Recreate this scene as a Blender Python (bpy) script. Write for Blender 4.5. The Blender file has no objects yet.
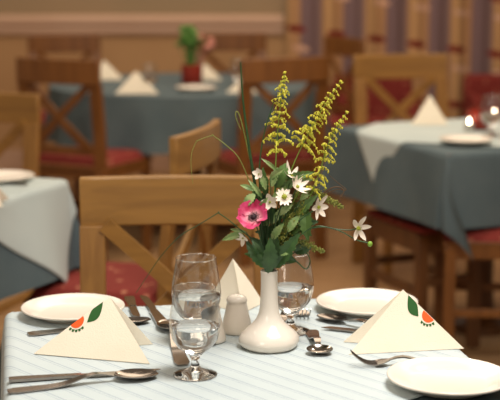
import bpy, math, random
from mathutils import Vector, Matrix
random.seed(7)
PI = math.pi
sc = bpy.context.scene
col = sc.collection

# ------------------------------------------------------------------ camera
CAMZ = 1.38
PITCH = math.radians(10.08)
F = 1350.0
cd = bpy.data.cameras.new('camera')
cam = bpy.data.objects.new('camera', cd)
col.objects.link(cam)
cam.location = (0, 0, CAMZ)
cam.rotation_euler = (PI/2 - PITCH, 0, 0)
cd.sensor_fit = 'HORIZONTAL'
cd.sensor_width = 36
cd.lens = F/500*36
cd.clip_start = 0.05
cd.dof.use_dof = True
cd.dof.focus_distance = 2.2
cd.dof.aperture_fstop = 4.6
sc.camera = cam

# ------------------------------------------------------------------ light
w = bpy.data.worlds.new('world')
sc.world = w
w.use_nodes = True
w.node_tree.nodes['Background'].inputs[0].default_value = (1.0, 0.78, 0.58, 1)
w.node_tree.nodes['Background'].inputs[1].default_value = 0.20

def area(name, loc, target, size, power, color, sy=None):
    l = bpy.data.lights.new(name, 'AREA')
    l.energy = power
    l.color = color
    l.size = size
    if sy:
        l.shape = 'RECTANGLE'
        l.size_y = sy
    o = bpy.data.objects.new(name, l)
    col.objects.link(o)
    o.location = loc
    d = Vector(target) - Vector(loc)
    o.rotation_euler = d.to_track_quat('-Z', 'Y').to_euler()
    return o

def bulb(name, loc, power, color, r=0.04):
    l = bpy.data.lights.new(name, 'POINT')
    l.energy = power
    l.color = color
    l.shadow_soft_size = r
    o = bpy.data.objects.new(name, l)
    col.objects.link(o)
    o.location = loc
    return o

area('table_light', (0.5, 1.7, 2.7), (0.0, 2.3, 0.75), 0.75, 40, (1.0, 0.95, 0.88))
area('room_light', (0.3, 5.0, 2.9), (0.0, 5.4, 0.0), 2.4, 46, (1.0, 0.83, 0.64))
area('rear_light', (-0.4, 7.6, 2.9), (-0.4, 8.2, 0.4), 2.4, 26, (1.0, 0.81, 0.62))
area('front_light', (-1.0, -0.6, 2.5), (0.0, 2.8, 0.8), 1.2, 21, (1.0, 0.92, 0.80))
bulb('added_glint_bulb', (1.2, 3.4, 2.75), 16, (1.0, 0.82, 0.6))  # unseen bulbs, added to put glints on cutlery and glossy surfaces
bulb('added_glint_bulb', (-1.1, 3.2, 2.75), 16, (1.0, 0.82, 0.6))
bulb('added_glint_bulb', (0.9, 6.0, 2.75), 14, (1.0, 0.74, 0.5))

sc.view_settings.view_transform = 'Standard'
sc.view_settings.look = 'None'
sc.view_settings.gamma = 1
sc.view_settings.use_curve_mapping = False
sc.view_settings.exposure = 0.35
sc.cycles.use_denoising = True
sc.cycles.max_bounces = 12
sc.cycles.transmission_bounces = 12
sc.cycles.transparent_max_bounces = 16
sc.cycles.caustics_refractive = False
sc.cycles.caustics_reflective = False

# ------------------------------------------------------------------ helpers
def ray(px, py):
    x = (px-250)/F
    y = -(py-200)/F
    c, s = math.cos(PITCH), math.sin(PITCH)
    return Vector((x, c + y*s, -s + y*c))

def at_z(px, py, z):
    r = ray(px, py)
    t = (z-CAMZ)/r.z
    return Vector((r.x*t, r.y*t, z))

def at_y(px, py, y):
    r = ray(px, py)
    t = y/r.y
    return Vector((r.x*t, y, CAMZ + r.z*t))

def lin(h):
    h = h.lstrip('#')
    out = []
    for i in (0, 2, 4):
        c = int(h[i:i+2], 16)/255
        out.append(c/12.92 if c <= 0.04045 else ((c+0.055)/1.055)**2.4)
    return (out[0], out[1], out[2], 1)

class MB:
    def __init__(s):
        s.v = []; s.f = []; s.uv = []
    def add(s, vs, fs):
        b = len(s.v)
        s.v += [tuple(v) for v in vs]
        s.f += [tuple(i+b for i in f) for f in fs]
        return s
    def box(s, c, size, rot=None):
        vs = []
        for dx in (-.5, .5):
            for dy in (-.5, .5):
                for dz in (-.5, .5):
                    p = Vector((dx*size[0], dy*size[1], dz*size[2]))
                    if rot: p = rot @ p
                    vs.append(p + Vector(c))
        return s.add(vs, [(0,1,3,2),(4,6,7,5),(0,4,5,1),(2,3,7,6),(0,2,6,4),(1,5,7,3)])
    def bar(s, a, b, wd, th, up=(0,0,1)):
        """rectangular bar from a to b, wd along side, th along up"""
        a = Vector(a); b = Vector(b)
        d = (b-a).normalized(); u = Vector(up)
        sd = d.cross(u).normalized(); u = sd.cross(d).normalized()
        vs = []
        for p in (a, b):
            for i, j in ((-1,-1),(1,-1),(1,1),(-1,1)):
                vs.append(p + sd*(i*wd/2) + u*(j*th/2))
        return s.add(vs, [(0,3,2,1),(4,5,6,7),(0,1,5,4),(1,2,6,5),(2,3,7,6),(3,0,4,7)])
    def lathe(s, prof, n=40, c=(0,0,0), mod=None):
        vs = []; fs = []
        m = len(prof)
        for i, (r, z) in enumerate(prof):
            for k in range(n):
                a = 2*PI*k/n
                rr = max(r, 1e-5)
                if mod: rr *= mod(a, z)
                vs.append((c[0]+rr*math.cos(a), c[1]+rr*math.sin(a), c[2]+z))
        for i in range(m-1):
            for k in range(n):
                k2 = (k+1) % n
                fs.append((i*n+k, i*n+k2, (i+1)*n+k2, (i+1)*n+k))
        return s.add(vs, fs)
    def tube(s, pts, rad, n=6, flat=1.0):
        pts = [Vector(p) for p in pts]
        m = len(pts)
        if not isinstance(rad, (list, tuple)): rad = [rad]*m
        vs = []; fs = []
        prev = None
        for i, p in enumerate(pts):
            d = (pts[min(i+1, m-1)] - pts[max(i-1, 0)])
            d = d.normalized() if d.length > 1e-9 else Vector((0, 0, 1))
            if prev is None:
                a = Vector((0, 1, 0)) if abs(d.y) < .9 else Vector((1, 0, 0))
            else:
                a = prev
            sd = d.cross(a).normalized()
            up = sd.cross(d).normalized()
            prev = up
            for k in range(n):
                t = 2*PI*k/n
                vs.append(p + sd*(math.cos(t)*rad[i]) + up*(math.sin(t)*rad[i]*flat))
        for i in range(m-1):
            for k in range(n):
                k2 = (k+1) % n
                fs.append((i*n+k, i*n+k2, (i+1)*n+k2, (i+1)*n+k))
        fs.append(tuple(range(n))[::-1])
        fs.append(tuple((m-1)*n+k for k in range(n)))
        return s.add(vs, fs)
    def grid(s, fn, nu, nv, thick=0):
        vs = []; uv = []
        for j in range(nv+1):
            for i in range(nu+1):
                vs.append(fn(i/nu, j/nv))
                uv.append((i/nu, j/nv))
        fs = []
        for j in range(nv):
            for i in range(nu):
                a = j*(nu+1)+i
                fs.append((a, a+1, a+nu+2, a+nu+1))
        return s.add(vs, fs)
    def ball(s, c, r, n=8, m=5, sc3=(1,1,1), rot=None):
        vs = []; fs = []
        for i in range(m+1):
            t = PI*i/m
            for k in range(n):
                a = 2*PI*k/n
                p = Vector((r*sc3[0]*math.sin(t)*math.cos(a), r*sc3[1]*math.sin(t)*math.sin(a), r*sc3[2]*math.cos(t)))
                if rot: p = rot @ p
                vs.append(p + Vector(c))
        for i in range(m):
            for k in range(n):
                k2 = (k+1) % n
                fs.append((i*n+k, i*n+k2, (i+1)*n+k2, (i+1)*n+k))
        return s.add(vs, fs)
    def slab(s, poly, thick_dir):
        """closed prism from a polygon (list of Vector) along thick_dir"""
        n = len(poly); t = Vector(thick_dir)
        vs = [Vector(p) for p in poly] + [Vector(p)+t for p in poly]
        fs = [tuple(range(n))[::-1], tuple(range(n, 2*n))]
        for k in range(n):
            k2 = (k+1) % n
            fs.append((k, k2, n+k2, n+k))
        return s.add(vs, fs)
    def build(s, name, mt, parent=None, smooth=True, bevel=0, sub=0, solid=0, uvs=None, angle=35):
        me = bpy.data.meshes.new(name)
        me.from_pydata(s.v, [], s.f)
        me.update()
        if uvs:
            ul = me.uv_layers.new(name='UVMap')
            for l in me.loops:
                ul.data[l.index].uv = uvs[l.vertex_index]
        import bmesh
        bm = bmesh.new(); bm.from_mesh(me)
        if not uvs:
            bmesh.ops.remove_doubles(bm, verts=bm.verts, dist=2e-6)
        bmesh.ops.recalc_face_normals(bm, faces=bm.faces)
        if smooth:
            for f in bm.faces: f.smooth = True
            for e in bm.edges:
                if len(e.link_faces) == 2 and e.calc_face_angle(0) > math.radians(angle):
                    e.smooth = False
        bm.to_mesh(me); bm.free()
        o = bpy.data.objects.new(name, me)
        col.objects.link(o)
        if mt: me.materials.append(mt)
        if parent: o.parent = parent
        if solid:
            md = o.modifiers.new('solid', 'SOLIDIFY'); md.thickness = solid; md.offset = 1
        if bevel:
            md = o.modifiers.new('bevel', 'BEVEL'); md.width = bevel; md.segments = 2; md.limit_method = 'ANGLE'
        if sub:
            md = o.modifiers.new('sub', 'SUBSURF'); md.levels = sub; md.render_levels = sub
        return o

def tag(o, label, cat, group=None, kind=None):
    o['label'] = label; o['category'] = cat
    if group: o['group'] = group
    if kind: o['kind'] = kind
    return o

def empty(name, loc=(0, 0, 0), rz=0, label=None, cat=None, group=None):
    o = bpy.data.objects.new(name, None)
    col.objects.link(o)
    o.location = loc
    o.rotation_euler = (0, 0, rz)
    o.empty_display_size = 0.05
    if label: tag(o, label, cat, group)
    return o

def copy_tree(o, parent=None):
    c = o.copy()
    col.objects.link(c)
    if parent: c.parent = parent
    for ch in list(o.children):
        copy_tree(ch, c)
    return c

def structure(o):
    o['kind'] = 'structure'
    return o

# ------------------------------------------------------------------ materials
def mat(name, color, rough=0.5, metal=0, spec=0.5, **kw):
    m = bpy.data.materials.new(name)
    m.use_nodes = True
    b = m.node_tree.nodes['Principled BSDF']
    b.inputs['Base Color'].default_value = lin(color) if isinstance(color, str) else color
    b.inputs['Roughness'].default_value = rough
    b.inputs['Metallic'].default_value = metal
    b.inputs['Specular IOR Level'].default_value = spec
    for k, v in kw.items():
        b.inputs[k.replace('_', ' ')].default_value = v
    return m

def nd(m, t, **kw):
    n = m.node_tree.nodes.new(t)
    for k, v in kw.items(): setattr(n, k, v)
    return n

def lk(m, a, b): m.node_tree.links.new(a, b)

def mixmat(name, c1, c2, scale=(10, 10, 10), rough=0.5, detail=4, bump=0, bscale=200, dist=0.0, coord='Object', lo=.35, hi=.65, spec=.5, **kw):
    """two tone noise material, optional fine bump"""
    m = mat(name, c1, rough, spec=spec, **kw)
    b = m.node_tree.nodes['Principled BSDF']
    tc = nd(m, 'ShaderNodeTexCoord')
    mp = nd(m, 'ShaderNodeMapping')
    mp.inputs['Scale'].default_value = scale
    lk(m, tc.outputs[coord], mp.inputs['Vector'])
    n = nd(m, 'ShaderNodeTexNoise')
    n.inputs['Scale'].default_value = 1.0
    n.inputs['Detail'].default_value = detail
    n.inputs['Distortion'].default_value = dist
    lk(m, mp.outputs[0], n.inputs['Vector'])
    r = nd(m, 'ShaderNodeValToRGB')
    r.color_ramp.elements[0].position = lo; r.color_ramp.elements[0].color = lin(c1)
    r.color_ramp.elements[1].position = hi; r.color_ramp.elements[1].color = lin(c2)
    lk(m, n.outputs['Fac'], r.inputs[0])
    lk(m, r.outputs[0], b.inputs['Base Color'])
    if bump:
        n2 = nd(m, 'ShaderNodeTexNoise')
        n2.inputs['Scale'].default_value = bscale
        lk(m, tc.outputs[coord], n2.inputs['Vector'])
        bp = nd(m, 'ShaderNodeBump')
        bp.inputs['Strength'].default_value = bump
        bp.inputs['Distance'].default_value = 0.002
        lk(m, n2.outputs['Fac'], bp.inputs['Height'])
        lk(m, bp.outputs[0], b.inputs['Normal'])
    return m

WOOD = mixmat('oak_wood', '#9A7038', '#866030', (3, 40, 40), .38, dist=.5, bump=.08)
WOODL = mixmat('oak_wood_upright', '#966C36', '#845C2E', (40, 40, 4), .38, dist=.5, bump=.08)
WOODD = mixmat('dark_wood', '#6A4220', '#54331A', (30, 30, 4), .42)
BLUE = mixmat('blue_grey_cloth', '#5C696D', '#536166', (6, 6, 6), .85, bump=.5, bscale=500, spec=.2)
WHITEC = mixmat('white_ceramic', '#EBE2D6', '#E8DED0', (4, 4, 4), .16)
NAPK = mixmat('paper_napkin', '#ECE2CE', '#E6DBC6', (8, 8, 8), .85, bump=.35, bscale=420, spec=.2)
STEEL = mixmat('cutlery_steel', '#B9A898', '#A89786', (20, 20, 20), .13, metallic=1) if False else mat('cutlery_steel', '#958D86', .15, 1)

def glass_mat(name, tint=(1, 1, 1, 1)):
    m = mat(name, tint, 0.0)
    b = m.node_tree.nodes['Principled BSDF']
    b.inputs['Transmission Weight'].default_value = 1
    b.inputs['IOR'].default_value = 1.38
    return m
GLASS = glass_mat('clear_glass')

def stripes_mat():
    m = mixmat('striped_overlay_cloth', '#C6D0D2', '#C1CCCE', (5, 5, 5), .85, bump=.35, bscale=600, spec=.2)
    b = m.node_tree.nodes['Principled BSDF']
    src = b.inputs['Base Color'].links[0].from_socket
    uv = nd(m, 'ShaderNodeUVMap'); uv.uv_map = 'UVMap'
    sp = nd(m, 'ShaderNodeSeparateXYZ')
    lk(m, uv.outputs[0], sp.inputs[0])
    def M(op, a, bb=None):
        n = nd(m, 'ShaderNodeMath', operation=op)
        for i, q in enumerate((a, bb)):
            if q is None: continue
            if isinstance(q, (int, float)): n.inputs[i].default_value = q
            else: lk(m, q, n.inputs[i])
        return n.outputs[0]
    def line(off, wid):
        t = M('MULTIPLY', sp.outputs[0], 1/0.031)
        t = M('ADD', t, off)
        t = M('FRACT', t)
        t = M('SUBTRACT', t, .5)
        t = M('ABSOLUTE', t)
        return M('LESS_THAN', t, wid)
    s = M('ADD', line(0, .034), line(.18, .018))
    nz = nd(m, 'ShaderNodeTexNoise'); nz.inputs['Scale'].default_value = 300
    lk(m, uv.outputs[0], nz.inputs['Vector'])
    s = M('MULTIPLY', s, M('MULTIPLY', nz.outputs['Fac'], 1.5))
    s = M('MINIMUM', s, 1.0)
    mx = nd(m, 'ShaderNodeMix', data_type='RGBA')
    lk(m, s, mx.inputs['Factor'])
    lk(m, src, mx.inputs[6])
    mx.inputs[7].default_value = lin('#93A3B2')
    lk(m, mx.outputs[2], b.inputs['Base Color'])
    return m
STRIPE = stripes_mat()

def red_seat():
    m = mat('red_patterned_upholstery', '#7E302A', .8, spec=.2)
    b = m.node_tree.nodes['Principled BSDF']
    tc = nd(m, 'ShaderNodeTexCoord')
    v = nd(m, 'ShaderNodeTexVoronoi'); v.inputs['Scale'].default_value = 22
    lk(m, tc.outputs['Object'], v.inputs['Vector'])
    r = nd(m, 'ShaderNodeValToRGB')
    r.color_ramp.elements[0].position = .16; r.color_ramp.elements[0].color = lin('#B0745A')
    r.color_ramp.elements[1].position = .24; r.color_ramp.elements[1].color = lin('#7E302A')
    lk(m, v.outputs['Distance'], r.inputs[0])
    lk(m, r.outputs[0], b.inputs['Base Color'])
    return m
RED = red_seat()

# ------------------------------------------------------------------ setting
def floor_mat():
    m = mat('wood_floor', '#A47A50', .45)
    b = m.node_tree.nodes['Principled BSDF']
    tc = nd(m, 'ShaderNodeTexCoord')
    br = nd(m, 'ShaderNodeTexBrick')
    br.inputs['Scale'].default_value = 1
    br.inputs['Brick Width'].default_value = 1.1
    br.inputs['Row Height'].default_value = .14
    br.inputs['Mortar Size'].default_value = .003
    br.inputs['Color1'].default_value = lin('#AC8862')
    br.inputs['Color2'].default_value = lin('#98744E')
    br.inputs['Mortar'].default_value = lin('#5A3A20')
    lk(m, tc.outputs['Object'], br.inputs['Vector'])
    lk(m, br.outputs['Color'], b.inputs['Base Color'])
    return m
FL = floor_mat()
WALLY = 8.9
b = MB(); b.box((0, 4.2, -.02), (9, 10, .04)); structure(b.build('floor', FL, smooth=False))
WALLM = mixmat('tan_plaster', '#B08A60', '#A98259', (2, 2, 2), .8)
WALLU = mixmat('upper_plaster', '#9C8365', '#958063', (2, 2, 2), .8)
b = MB(); b.box((0, WALLY+.05, .5), (9, .1, 1.0)); structure(b.build('wall_back', WALLM, smooth=False))
b = MB(); b.box((0, WALLY+.05, 1.95), (9, .1, 1.9)); structure(b.build('wall_back_upper', WALLU, smooth=False))
RAILM = mixmat('pink_beige_paint', '#BE9C84', '#B8957C', (2, 2, 2), .5)
xr = (283-250)/F*WALLY
b = MB()
prof = [(0, .90), (-.025, .90), (-.032, .92), (-.03, .955), (-.045, .97), (-.045, 1.0), (-.03, 1.02), (0, 1.03)]
pl = [Vector((-4.5, WALLY+p[0], p[1])) for p in prof]
b.slab(pl, (4.5+xr, 0, 0)); structure(b.build('trim_1', RAILM, smooth=False))
b = MB(); b.box((-2.1, WALLY-.01, .07), (4.7, .02, .14)); structure(b.build('baseboard_back', RAILM, smooth=False))

# curtains
def curtain_mat():
    m = mat('striped_curtain_fabric', '#B0895E', .85, spec=.15)
    b = m.node_tree.nodes['Principled BSDF']
    tc = nd(m, 'ShaderNodeTexCoord')
    sp = nd(m, 'ShaderNodeSeparateXYZ'); lk(m, tc.outputs['Object'], sp.inputs[0])
    def M(op, a, bb=None):
        n = nd(m, 'ShaderNodeMath', operation=op)
        for i, q in enumerate((a, bb)):
            if q is None: continue
            if isinstance(q, (int, float)): n.inputs[i].default_value = q
            else: lk(m, q, n.inputs[i])
        return n.outputs[0]
    fx = M('FRACT', M('MULTIPLY', M('SUBTRACT', sp.outputs[0], .205), 1/.277))
    r = nd(m, 'ShaderNodeValToRGB')
    r.color_ramp.interpolation = 'LINEAR'
    e = r.color_ramp.elements
    e[0].position = 0; e[0].color = lin('#BE9668')
    e[1].position = .40; e[1].color = lin('#B68C66')
    for p, c in ((.47, '#7A6468'), (.90, '#806A6A'), (.97, '#B08660')):
        q = e.new(p); q.color = lin(c)
    lk(m, fx, r.inputs[0])
    # red leaf shaped motifs
    zz = M('FRACT', M('ADD', M('MULTIPLY', sp.outputs[2], 1/.36), M('MULTIPLY', sp.outputs[0], .35)))
    dx = M('MULTIPLY', M('SUBTRACT', M('FRACT', M('MULTIPLY', M('SUBTRACT', sp.outputs[0], .17), 1/.26)), .5), .26)
    dz = M('MULTIPLY', M('SUBTRACT', zz, .72), .36)
    dd = M('ADD', M('MULTIPLY', M('POWER', dx, 2.0), 1/.0036), M('MULTIPLY', M('POWER', dz, 2.0), 1/.0006))
    mask = M('LESS_THAN', dd, 1.0)
    dz2 = M('MULTIPLY', M('SUBTRACT', zz, .38), .36)
    dx2 = M('SUBTRACT', dx, .03)
    dd2 = M('ADD', M('MULTIPLY', M('POWER', dx2, 2.0), 1/.003), M('MULTIPLY', M('POWER', dz2, 2.0), 1/.0004))
    mask2 = M('LESS_THAN', dd2, 1.0)
    mx = nd(m, 'ShaderNodeMix', data_type='RGBA')
    lk(m, mask, mx.inputs['Factor']); lk(m, r.outputs[0], mx.inputs[6]); mx.inputs[7].default_value = lin('#7C3028')
    mx2 = nd(m, 'ShaderNodeMix', data_type='RGBA')
    lk(m, mask2, mx2.inputs['Factor']); lk(m, mx.outputs[2], mx2.inputs[6]); mx2.inputs[7].default_value = lin('#D0A890')
    lk(m, mx2.outputs[2], b.inputs['Base Color'])
    return m
CURT = curtain_mat()
cl = ['striped tan and purple curtain panel nearest the end of the wall rail', 'middle tan and purple striped curtain with small red motifs',
      'striped tan and purple curtain panel at the right edge of the photo']
edges = [xr+.02, .78, 1.36, 2.0]
for i in range(3):
    x0, x1 = edges[i]+.004, edges[i+1]-.004
    b = MB()
    def cf(u, v, x0=x0, x1=x1):
        x = x0+(x1-x0)*u
        return (x, WALLY-.10+.022*math.sin(x*2*PI/.138)+.006*math.sin(x*31+v*3), .02+2.7*v)
    b.grid(cf, 60, 6)
    tag(b.build('curtain', CURT, solid=.004), cl[i], 'curtain', 'curtains at the back right')

# ------------------------------------------------------------------ chairs
def rail_slab(b, hw, z0, z1, y, th, bow, n=14, toparc=0.0):
    """curved horizontal rail"""
    vs = []; fs = []
    for i in range(n+1):
        t = -1+2*i/n
        x = hw*t
        yy = y + bow*(1-t*t)
        for (dy, z) in ((-th/2, z0), (th/2, z0), (th/2, z1 + toparc*(1-t*t)), (-th/2, z1 + toparc*(1-t*t))):
            vs.append((x, yy+dy, z))
    for i in range(n):
        for k in range(4):
            k2 = (k+1) % 4
            fs.append((4*i+k, 4*i+k2, 4*i+4+k2, 4*i+4+k))
    fs.append((0, 1, 2, 3)); fs.append((4*n+3, 4*n+2, 4*n+1, 4*n))
    b.add(vs, fs)

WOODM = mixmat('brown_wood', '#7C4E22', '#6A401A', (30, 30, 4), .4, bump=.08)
def make_chair(WOOD=WOOD, WOODL=WOODL):
    r = empty('dining_chair')
    W = .215
    # rear posts (front of chair is -Y, back is +Y)
    for s in (-1, 1):
        b = MB()
        x = s*(W-.0275)
        pts = [(0, .22), (.45, .195), (.60, .20), (.815, .225)]
        for (z0, y0), (z1, y1) in zip(pts[:-1], pts[1:]):
            b.bar((x, y0, z0), (x, y1, z1), .055, .026, (0, 1, 0))
        b.build('back_post', WOODL, r, smooth=False, bevel=.003)
        b = MB(); b.bar((s*.185, -.185, 0), (s*.185, -.185, .43), .036, .036, (0, 1, 0))
        b.build('leg', WOODL, r, smooth=False, bevel=.003)
        b = MB(); b.bar((s*.19, -.17, .20), (s*.19, .20, .20), .018, .028)
        b.build('side_stretcher', WOOD, r, smooth=False, bevel=.002)
    b = MB(); rail_slab(b, W, .812, .92, .232, .024, .022)
    b.build('top_rail', WOOD, r, bevel=.004)
    b = MB(); rail_slab(b, W-.05, .50, .535, .20, .02, .008)
    b.build('lower_rail', WOOD, r, bevel=.003)
    for s in (-1, 1):
        b = MB()
        n = 10
        for i in range(n):
            t0, t1 = i/n, (i+1)/n
            f = lambda t: Vector((s*(-.15+.31*t), .208+.022*(1-(2*t-1)**2)+.010*t+s*.006, .525+.295*t))
            b.bar(f(t0), f(t1), .034, .012, (0, 1, 0))
        b.build('cross_brace', WOOD, r, smooth=False)
    b = MB()
    b.bar((-.19, -.19, .415), (.19, -.19, .415), .022, .05)
    b.bar((-.19, .18, .415), (.19, .18, .415), .022, .05)
    b.bar((-.195, -.19, .415), (-.195, .19, .415), .022, .05)
    b.bar((.195, -.19, .415), (.195, .19, .415), .022, .05)
    b.box((0, 0, .443), (.42, .42, .012))
    b.build('seat_frame', WOOD, r, smooth=False, bevel=.002)
    b = MB()
    def top(u, v):
        x = -.20+.40*u; y = -.205+.38*v
        e = min(1, min(u, 1-u, v, 1-v)*8)
        return (x, y, .450+.035*math.sqrt(max(0, 1-(1-e)**2)))
    b.grid(top, 20, 20)
    b.add([(-.2, -.205, .449), (.2, -.205, .449), (.2, .175, .449), (-.2, .175, .449)], [(0, 3, 2, 1)])
    b.build('seat_cushion', RED, r)
    return r

protos = {}
def place_chair(x, y, fx, fy, label, scale=1.0, dark=False):
    if dark in protos:
        o = copy_tree(protos[dark])
    else:
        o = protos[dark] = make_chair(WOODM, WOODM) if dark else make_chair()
    o.location = (x, y, 0)
    o.rotation_euler = (0, 0, math.atan2(fx, -fy))
    o.scale = (scale, scale, scale)
    tag(o, label, 'chair', 'cross-back dining chairs')
    return o
place_chair(-.148, 2.64, .02, -1, 'oak cross-back chair drawn up behind the front table')
place_chair(-.375, 3.80, -.97, .25, 'oak chair turned sideways beyond the front chair, its curved back end-on')
place_chair(-1.02, 4.62, -.30, -.95, 'oak chair cut by the left edge of the photo behind the left table', .99)
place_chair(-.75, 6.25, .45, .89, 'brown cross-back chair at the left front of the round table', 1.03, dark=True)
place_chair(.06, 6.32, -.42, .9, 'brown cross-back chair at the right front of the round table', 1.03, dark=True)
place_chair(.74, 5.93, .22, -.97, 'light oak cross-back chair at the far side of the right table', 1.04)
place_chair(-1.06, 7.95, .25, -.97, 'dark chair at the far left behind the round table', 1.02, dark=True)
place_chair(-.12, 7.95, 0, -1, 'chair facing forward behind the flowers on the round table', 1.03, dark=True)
place_chair(.33, 7.75, -.88, -.42, 'distant dark chair angled in front of the striped curtains', 1.02, dark=True)

# stool tucked under the right table and a side-on chair at the lower right
def make_stool(cx, cy, ang):
    r = empty('low_stool', (cx, cy, 0), ang, 'low wooden stool with red seat pushed under the right table', 'stool')
    for sx in (-1, 1):
        for sy in (-1, 1):
            b = MB(); b.bar((sx*.11, sy*.19, 0), (sx*.11, sy*.19, .43), .04, .036, (0, 1, 0))
            b.build('leg', WOODD, r, smooth=False, bevel=.003)
    b = MB()
    for sx in (-1, 1):
        b.bar((sx*.11, -.19, .40), (sx*.11, .19, .40), .024, .07)
        b.bar((-.11, sx*.19, .40), (.11, sx*.19, .40), .024, .07)
    b.build('seat_frame', WOODD, r, smooth=False, bevel=.002)
    b = MB()
    for sx in (-1, 1):
        b.bar((sx*.11, -.19, .22), (sx*.11, .19, .22), .02, .034)
        b.bar((-.11, sx*.19, .26), (.11, sx*.19, .26), .02, .03)
    b.build('stretcher', WOODD, r, smooth=False, bevel=.002)
    b = MB(); b.box((0, 0, .447), (.25, .42, .022)); b.build('seat_cushion', RED, r, bevel=.01)
    return r
make_stool(.52+.11, 4.86-.01, math.radians(23))
c = place_chair(.87, 4.63, -1, .05, 'brown chair seen from the side at the lower right under the draped cloth', dark=True)

def armchair(x, y, w_, label):
    r = empty('armchair', (x, y, 0), 0, label, 'armchair')
    b = MB(); b.box((0, .20, .44), (w_, .10, .44)); b.build('backrest', RED, r, bevel=.03)
    b = MB(); b.box((0, -.03, .33), (w_-.14, .36, .16)); b.build('seat', RED, r, bevel=.03)
    for sx in (-1, 1):
        b = MB(); b.box((sx*(w_/2-.035), -.03, .40), (.07, .36, .30)); b.build('armrest', RED, r, bevel=.02)
        for sy in (-.17, .2):
            b = MB(); b.bar((sx*(w_/2-.05), sy, 0), (sx*(w_/2-.05), sy, .25), .04, .04, (0, 1, 0)); b.build('leg', WOODD, r, smooth=False)
armchair(.79, 8.45, .50, 'low red upholstered armchair seen through the chair behind the right table')
armchair(1.62, 8.45, .50, 'low red upholstered armchair at the right edge before the curtains')

# ------------------------------------------------------------------ tables
def table_frame(cx, cy, ang, size, label, pedestal=False):
    r = empty('dining_table', (cx, cy, 0), ang, label, 'table')
    h = size/2
    b = MB(); b.box((0, 0, .73), (size-.006, size-.006, .03)); b.build('tabletop', WOODD, r, smooth=False, bevel=.004)
    if pedestal:
        b = MB(); b.lathe([(.0, 0), (.11, 0), (.11, .03), (.05, .07), (.04, .2), (.05, .6), (.12, .713), (0, .713)], 32); b.build('pedestal', WOODD, r)
        return r
    for sx in (-1, 1):
        for sy in (-1, 1):
            b = MB(); b.bar((sx*(h-.07), sy*(h-.07), 0), (sx*(h-.07), sy*(h-.07), .715), .05, .05, (0, 1, 0))
            b.build('leg', WOODD, r, smooth=False, bevel=.003)
    return r

def drape(size, hw, hd, off=(0, 0), rot=0, z=.746, gap=.004, flare=.10, amp=.05, ph=0, n=110, rc=.012, corner=0.0, swing=(0, 0), nfold=9):
    """sheet of given side length laid over a rectangle (half sizes hw, hd); returns MB and uvs, local coords"""
    b = MB(); uvs = []
    c, s = math.cos(rot), math.sin(rot)
    sx, sy = size if isinstance(size, tuple) else (size, size)
    def fn(u, v):
        a, d = (u-.5)*sx, (v-.5)*sy
        uvs.append((a, d))
        x = off[0]+c*a-s*d; y = off[1]+s*a+c*d
        cx_ = max(-hw+rc, min(hw-rc, x)); cy_ = max(-hd+rc, min(hd-rc, y))
        vx, vy = x-cx_, y-cy_
        dist = math.hypot(vx, vy)
        if dist < 1e-9:
            return (x, y, z+gap)
        nx, ny = vx/dist, vy/dist
        R = rc+gap
        arc = R*PI/2
        if dist < arc:
            t = dist/R
            out = R*math.sin(t); dz = R*(1-math.cos(t))
        else:
            L = dist-arc
            # folds: run along perimeter coordinate
            per = cx_*3.1*nfold/9 + cy_*3.7*nfold/9 + math.atan2(ny, nx)*2.4
            dg = min(abs(nx), abs(ny))/.7071
            k = min(1, L/.25)
            fold = amp*k*(.5+.5*math.sin(per*4+ph)) + corner*k*dg
            out = R + L*flare*.6 + fold
            dz = R + L*math.sqrt(max(.2, 1-(flare*.6)**2)) - fold*.25
            if nx < 0 and ny < 0:
                return (cx_+nx*out+swing[0]*k*dg*L, cy_+ny*out+swing[1]*k*dg*L, z+gap-dz)
        return (cx_+nx*out, cy_+ny*out, z+gap-dz)
    b.grid(fn, n, n)
    return b, uvs

def place(o, cx, cy, ang):
    o.location = (cx, cy, 0); o.rotation_euler = (0, 0, ang)
    return o

# main table
TZ = .7535
BL = at_z(6, 309.5, TZ); BR = at_z(398, 292.5, TZ)
w_ax = (BR-BL).normalized(); MS = (BR-BL).length
d_ax = Vector((w_ax.y, -w_ax.x, 0))
MC = (BL+BR)/2 + d_ax*(MS/2)
MA = math.atan2(w_ax.y, w_ax.x)
table_frame(MC.x, MC.y, MA, MS, 'front square dining table laid for a meal')
b, uv = drape(MS+.50, MS/2, MS/2, z=.7455, gap=.002, ph=1)
place(tag(b.build('tablecloth', BLUE, uvs=uv, solid=0), 'blue-grey cloth under the striped cover at the bottom right corner', 'tablecloth'), MC.x, MC.y, MA)
# overlay (diagonal): far-right edge of overlay passes below the front right plate
q = at_z(404, 400, TZ) - MC
ux = Vector((math.cos(MA), math.sin(MA), 0)); uy = Vector((-math.sin(MA), math.cos(MA), 0))
ql = Vector((q.dot(ux), q.dot(uy)))
S = 1.30
# sheet axes rotated -45 deg : 'a' axis = (c,s), edge normal is -v side
rot = math.radians(32)
na = Vector((math.cos(rot), math.sin(rot))); nb = Vector((-math.sin(rot), math.cos(rot)))
# edge with outward normal direction -nb (towards front right)
dist = ql.dot(-nb)
offc = -nb*(dist-S/2)
b, uv = drape(S, MS/2, MS/2, off=(offc.x, offc.y), rot=rot, z=.7475, gap=.003, amp=.03, ph=1, n=150)
place(tag(b.build('overlay_cloth', STRIPE, uvs=uv, solid=.0008), 'pale striped cover cloth laid diagonally over the front table', 'tablecloth'), MC.x, MC.y, MA)

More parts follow.
